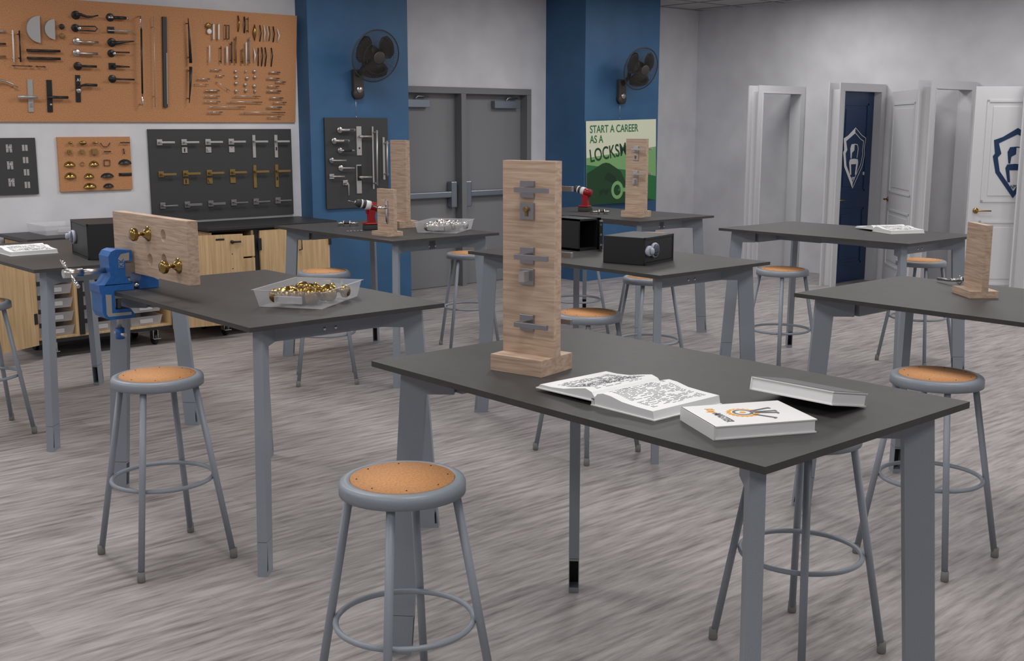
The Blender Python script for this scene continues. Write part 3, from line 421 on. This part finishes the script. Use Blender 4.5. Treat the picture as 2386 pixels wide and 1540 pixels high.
t=thing('lever_handle','chrome curved lever on rounded plate, short stand beside drill','lever handle',(-6.328,4.473,.9905)); B().box((-.085,-.008,.085),(-.06,0,.245),.007).done('backplate','chrome',t); B().tube([(-.072,-.005,.19),(-.072,-.05,.19),(-.09,-.055,.192),(-.13,-.06,.2),(-.17,-.06,.195)],[.009,.008,.007,.006,.004]).done('lever','chrome',t)
# lever sets on tables
def lset(label,loc,rz):
    t=thing('spindle_set',label,'handle set',(*loc,1.012),rz,'loose lever sets on the benches'); B().cyl((-.03,0,0),(.03,0,0),.006).done('spindle','dark',t)
    for s in (-1,1): B().cyl((s*.02,0,0),(s*.027,0,0),.021,24).done('rose','chrome',t); B().cyl((s*.027,0,0),(s*.07,0,0),.008).done('neck','steel',t); B().cyl((s*.066,0,0),(s*.066,.11,-.008),.007).done('lever','nickel',t)
lset('loose lever set lying left of the red drill',(-7.22,4.68),R(48)); lset('loose lever set partly behind the tray of silver knobs',(-6.95,5.0),R(48)); lset('loose lever set lying left of the poster bench stand',(-6.79,6.95),R(60)); lset('loose lever set behind the holed oak stand',(-2.61,5.12),R(60))
for i in range(5): a=tag(B().cyl((-6.86+i*.006,4.44+i*.025,.993),(-6.85+i*.006,4.455+i*.025,.993),.002,6).done('screw','steel'),'loose steel screw lying before the drill','screw','loose screws on the drill bench')
# drills
def drill(label,loc,rz,first=[None]):
    if first[0]: return copy(first[0],label,loc,rz)
    t=thing('cordless_drill',label,'drill',loc,rz,'red cordless drills'); first[0]=t
    B().box((-.05,-.04,0),(.055,.04,.036),.006).done('battery','board',t); B().box((-.052,-.042,.036),(.05,.042,.052),.01).prism([(-.02,.05),(.035,.05),(.03,.1),(.04,.145),(-.015,.145),(-.02,.1)],-.019,.019,Matrix(((1,0,0,0),(0,0,1,0),(0,1,0,0),(0,0,0,1)))).done('handle','red',t)
    mx=Matrix.Translation((0,0,.172))@Matrix.Rotation(R(14),4,'Y')@Matrix.Rotation(PI/2,4,'Y')
    B().lathe([(0,-.0),(.02,-.062),(.03,-.055),(.033,.03),(.0,.03)][1:],24,mx@Matrix.Translation((0,0,.03))).lathe([(0,-.035),(.02,-.035),(.03,-.03),(.0,-.03)],16,mx).done('body','red',t)
    mn=mx@Matrix.Rotation(PI,4,'X'); B().lathe([(.034,.0),(.034,.035),(.03,.036)],24,mn).done('collar','white',t); B().lathe([(.03,.03),(.031,.062),(.0,.062)],24,mn).lathe([(.031,.07),(.026,.1),(.016,.112),(0,.112)],24,mn).done('chuck','board',t); B().lathe([(.031,.06),(.032,.071),(.031,.072)],24,mn).done('chuck_ring','white',t); B().lathe([(.011,.11),(.011,.118),(0,.118)],16,mn).lathe([(.0022,.115),(.0022,.165),(0,.17)],8,mn).done('drill_bit','steel',t)
    B().box((-.034,-.008,.115),(-.014,.008,.142),.004).done('trigger','red',t); return t
drill('red cordless drill beside the short oak stand',(-6.865,4.65,.9905),R(72)); drill('red cordless drill on the poster bench',(-7.13,7.09,.9905),R(15))
# safes
def keypad(t,x,z,y):
    mx=Matrix.Translation((x,y,z))@Matrix.Rotation(PI/2,4,'X'); p=B().lathe([(.039,0),(.041,.012),(.038,.018),(0,.018)],32,mx).lathe([(.028,0),(.029,.016),(.026,.02),(0,.02)],24,mx@Matrix.Translation((-.062,0,0))).box((-.06,-.02,0),(0,.02,.014),0,mx).done('keypad','plastic',t)
    q=B().lathe([(.034,.018),(.034,.0195),(0,.0195)],32,mx).done('pad','pad',p); B().lathe([(.018,.02),(.018,.034),(.014,.04),(0,.04)],20,mx@Matrix.Translation((-.062,0,0))@Matrix.Diagonal((.6,1,1,1))).done('turn_knob','plastic',p)
    for i in range(3):
        for j in range(4): B().box((x-.014+i*.014-.003,y-.0202,z-.02+j*.013-.003),(x-.014+i*.014+.003,y-.0195,z-.02+j*.013+.003)).done('key','ink',q)
def safe(label,loc,rz,w,d,h):
    t=thing('safe',label,'safe',loc,rz,'black safes'); B().box((0,.008,0),(w,d,h),.003).box((0,0,0),(.012,.01,h)).box((w-.012,0,0),(w,.01,h)).box((0,0,0),(w,.01,.012)).box((0,0,h-.012),(w,.01,h)).done('body','safe',t); B().box((.014,.002,.014),(w-.014,.01,h-.014),.001).done('door','safe',t); keypad(t,.09,h*.52,.002); return t
safe('low black safe with closed keypad door on the middle workbench',(-4.096,4.53,.9905),math.atan2(.9757,-.219),.32,.263,.148); safe('black safe facing the cabinets on the left workbench',(-6.722,2.448,.9905),R(-9),.42,.32,.2)
t=thing('safe','black safe with its door open behind the tall stand','safe',(-4.841,4.763,.9905),R(90),'black safes'); B().box((0,0,0),(.012,.27,.19)).box((.157,0,0),(.19,.27,.19)).box((0,0,0),(.19,.27,.014)).box((0,0,.178),(.19,.27,.19)).box((0,.26,0),(.19,.27,.19)).done('body','safe',t)
dd=B().box((0,-.01,.012),(.14,.01,.178)).done('door','safe',t); dd.location=(.19,0,0); dd.rotation_euler=(0,0,R(-135)); B().cyl((.14,0,.16),(.147,0,.16),.006).cyl((.14,0,.1),(.15,0,.1),.006).cyl((.14,0,.04),(.147,0,.04),.006).done('bolt','chrome',dd)
# books
def openbook(label,loc,rz,first=[None]):
    if first[0]: return copy(first[0],label,loc,rz)
    t=thing('open_book',label,'book',loc,rz,'open textbooks'); first[0]=t; XZ=Matrix(((1,0,0,0),(0,0,1,0),(0,1,0,0),(0,0,0,1)))
    top=[(0,.024),(.01,.034),(.03,.039),(.06,.037),(.1,.029),(.15,.026),(.207,.0245)]; lt=[(0,.024),(-.012,.036),(-.035,.042),(-.07,.036),(-.12,.026),(-.17,.022),(-.215,.022)]
    B().prism([(0,.003),*top,(.212,.003)],0,.265,XZ).done('right_pages','paper',t); B().prism([*lt,(-.225,.012),(-.1,.012),(0,.014)],0,.265,XZ).done('left_pages','paper',t); B().box((-.012,-.003,0),(.216,.268,.003)).prism([(-.012,0),(-.004,0),(0,.02),(-.012,.02)],0,.265,XZ).prism([(-.005,.012),(-.23,.009),(-.23,.012),(-.005,.015)],-.003,.268,XZ).done('cover','white',t)
    ik=B()
    for pg in (top,lt):
        for k in range(24):
            f=.12+k*.034; xx=.2*f*(1 if pg is top else -1)
            for (a,b),(c,d_) in zip(pg,pg[1:]):
                if min(a,c)<=xx<=max(a,c): z=b+(d_-b)*(xx-a)/(c-a)
            y=.03
            while y<.235:
                w=random.uniform(.008,.03); 
                if random.random()<.8: ik.box((xx-.0009,y,z),(xx+.0009,min(y+w,.24),z+.0006))
                y+=w+.006
    ik.done('printed_text','ink',t)['kind']='stuff'; return t
openbook('open textbook beside the tall stand on the nearest workbench',(-2.082,2.115,.9905),R(0)); openbook('open textbook at the left picture edge beside a safe',(-6.995,2.12,.9905),R(0)); openbook('open textbook alone on the bench before white frames',(-4.386,7.245,.9905),R(-25))
def book(label,loc,rot,w,l,h,m):
    t=thing('closed_book',label,'book',loc,0,None,rot); B().box((0,.003,.003),(w-.004,l-.003,h-.003)).done('pages','paper',t); B().box((0,0,0),(w,l,.003)).box((0,0,h-.003),(w,l,h)).box((-.001,0,0),(.003,l,h)).done('cover',m,t); return t
kb=book('white closed textbook with key and gear logo',(-1.654,2.086,.9905),(0,0,math.atan2(.245,.12)),.272,.2,.034,'white')
# logo on book: local x along long edge, y towards spine side
def flatp(par,pts,z,m,nm): return B().prism(pts,z,z+.0006).done(nm,m,par)
gx,gy=.125,.105
flatp(kb,[(gx+(.036+(.006 if k%2 else 0))*math.cos(k*PI/20),gy+(.036+(.006 if k%2 else 0))*math.sin(k*PI/20)) for k in range(40)],.034,'orange','gear'); flatp(kb,[(gx+.03*math.cos(k*PI/14),gy+.03*math.sin(k*PI/14)) for k in range(28)],.0344,'white','gear_face')
flatp(kb,[(gx+r*math.cos(s*k*PI/14),gy+r*math.sin(s*k*PI/14)) for r,s in ((.026,1),(.019,-1)) for k in range(29)],.0348,'ink','ring'); flatp(kb,[(gx+.008*math.cos(k*PI/8),gy+.008*math.sin(k*PI/8)) for k in range(16)],.0348,'orange','hub')
for an in (-50,-15,-2,18):
    c,s=math.cos(R(an)),math.sin(R(an)); rot=lambda x,y:(gx+c*x-s*y,gy+s*x+c*y); flatp(kb,[rot(*p) for p in ((.022,-.003),(.085,-.003),(.085,-.008),(.09,-.008),(.09,.003),(.022,.003))],.0349,'ink','key')
text('Key',.03,'lettering','orange',kb,(.048,.165,.0342),rot=(0,0,-PI/2),sx=.9,shear=.2); text('MASTER',.03,'lettering','ink',kb,(.048,.118,.0342),rot=(0,0,-PI/2),sx=.8,shear=.2); text('LOCKSMITHS',.012,'lettering','orange',kb,(.03,.15,.0342),rot=(0,0,-PI/2),shear=.2) if False else None
bk=book('closed textbook with grey cover leaning on the white book',(-1.835,2.46,1.026),(R(-11),0,R(2.5)),.25,.175,.036,'white'); B().box((.002,.002,.036),(.248,.173,.0375)).done('grey_cover','cover',bk)
# white door frames on the right wall
def dframe(label,x,y0=10.72,y1=11.615):
    t=thing('door_frame',label,'door frame',(x,0,0),0,'white display door frames'); z=2.18
    for x0,x1,nm in ((-.014,0,'casing'),(-.148,-.134,'casing')): B().box((x0,y0,0),(x1,y0+.085,z)).box((x0,y1-.085,0),(x1,y1,z)).box((x0,y0+.085,z-.085),(x1,y1-.085,z)).box((x1-.002,y0+.075,0),(x1+.006,y0+.085,z-.08)).box((x1-.002,y0+.08,z-.085),(x1+.006,y1-.08,z-.075)).done(nm,'casing',t)
    B().box((-.134,y0+.065,0),(-.014,y0+.084,z-.066)).box((-.134,y1-.084,0),(-.014,y1-.065,z-.066)).box((-.134,y0+.085,z-.084),(-.014,y1-.085,z-.065)).done('jamb','casing',t); return t
dframe('empty white door frame, leftmost beside the right pillar',-8.025); dframe('white door frame around the dark blue door',-6.971); dframe('empty white door frame between blue door and white door',-5.93); dframe('white door frame at the right picture edge',-4.86)
def pdoor(label,a,b,m,lm,logo):
    a,b=V((*a,.01)),V((*b,.01)); d=b-a; w=d.length; t=thing('display_door',label,'door',a,math.atan2(d.y,d.x),'display doors on frames')
    pb=B().box((0,0,0),(w,.04,2.085)); pb.done('leaf',m,t)
    for z0,z1 in ((.2,.82),(1.0,1.96)):
        g=B(); x0,x1=.11,w-.11
        for q in ((x0,z0,x1,z0+.02),(x0,z1-.02,x1,z1),(x0,z0,x0+.02,z1),(x1-.02,z0,x1,z1)): g.box((q[0],-.008,q[1]),(q[2],.002,q[3]))
        g.box((x0+.06,-.006,z0+.06),(x1-.06,.002,z1-.06),.003); g.done('panel_moulding',m,t)
    h=B().lathe([(.026,0),(.026,.01),(0,.012)],20,Matrix.Translation((.07,0,.92))@Matrix.Rotation(PI/2,4,'X')).tube([(.07,-.01,.92),(.07,-.05,.92),(.10,-.055,.92),(.2,-.055,.92)],[.008,.008,.007,.006]).done('handle','brass',t)
    if logo:
        cx,cz,sc=w*.5,1.40,.30; X=Matrix(((1,0,0,0),(0,0,-1,0),(0,1,0,0),(0,0,0,1)))@Matrix.Identity(4)
        def pg(pts,nm): B().prism([(cx+x*sc,cz+z*sc) for x,z in pts],.0085,.0095,X).done(nm,lm,t)
        pg([(0,1),(-.45,.72),(-.72,.62),(-.66,.2),(-.72,.12),(-.6,-.4),(0,-1.2),(0,-.98),(-.47,-.35),(-.56,.08),(-.46,.2),(-.56,.52),(0,.8)],'shield')
        ln=[(0,1),(.45,.72),(.72,.62),(.66,.2),(.70,.05),(.58,-.4),(0,-1.2)] 
        if lm=='navy': pg([(-x,z) for x,z in [(0,1),(-.45,.72),(-.72,.62),(-.66,.2),(-.72,.12),(-.6,-.4),(0,-1.2),(0,-.98),(-.47,-.35),(-.56,.08),(-.46,.2),(-.56,.52),(0,.8)]],'shield')
        else:
            for k in (1,.82):
                for p,q in zip(ln,ln[1:]):
                    p,q=V(p)*k,V(q)*k; nrm=V((-(q-p).y,(q-p).x)).normalized()*.012; pg([p-nrm,q-nrm,q+nrm,p+nrm],'outline')
        pg([(0,.42),(-.2,.4),(-.27,.25),(-.22,-.1),(-.16,-.12),(-.14,.1),(0,.18)],'figure'); pg([(0,-.12),(-.25,-.14),(-.3,-.25),(-.2,-.7),(-.12,-.7),(-.17,-.32),(0,-.32)],'figure'); pg([(0,.42),(.2,.4),(.27,.25),(.22,-.1),(.19,-.1),(.23,.25),(.18,.37),(0,.39)],'figure'); pg([(0,-.12),(.25,-.14),(.3,-.25),(.2,-.7),(.12,-.7),(.17,-.32),(0,-.32)],'figure')
        text('NPS',.05,'lettering',lm,t,(cx,-.0092,cz-.27),rot=(PI/2,0,0),al='CENTER',sx=.7)
        text('®',.05,'lettering',lm,t,(cx+.19,-.0092,cz-.22),rot=(PI/2,0,0))
pdoor('dark blue panel door with white shield in second frame',(-7.06,10.81),(-7.06,11.525),'navy','white',1); pdoor('white panel door with navy shield at right',(-5.36,10.50),(-4.80,11.10),'casing','navy',1); pdoor('plain white door leaf ajar beside the blue door frame',(-6.86,11.56),(-6.09,10.76),'casing','white',0)
# lamps in the ceiling
def lamp(x,y,p,sz=.9):
    L=bpy.data.lights.new('ceiling_lamp','AREA'); L.shape='SQUARE'; L.size=sz; L.energy=p; L.color=(1,.985,.97); o=bpy.data.objects.new('ceiling_lamp',L); C.objects.link(o); o.location=(x,y,3.14)
for x in (-7.4,-4.6,-1.8,1.0):
    for y in (-1.2,1.9,5.0,8.1,10.3): lamp(x,y,(30 if x<-7 else 26)*(.75 if y>9 else 1)*(1.25 if x<-7 and y<5 else 1))
w=bpy.data.worlds.new('world'); S.world=w; w.use_nodes=True; w.node_tree.nodes['Background'].inputs[0].default_value=(.5,.53,.6,1); w.node_tree.nodes['Background'].inputs[1].default_value=.3
vs_=S.view_settings; vs_.view_transform='Standard'; vs_.look='None'; vs_.gamma=1; vs_.exposure=0
S.cycles.max_bounces=8; S.cycles.transparent_max_bounces=12
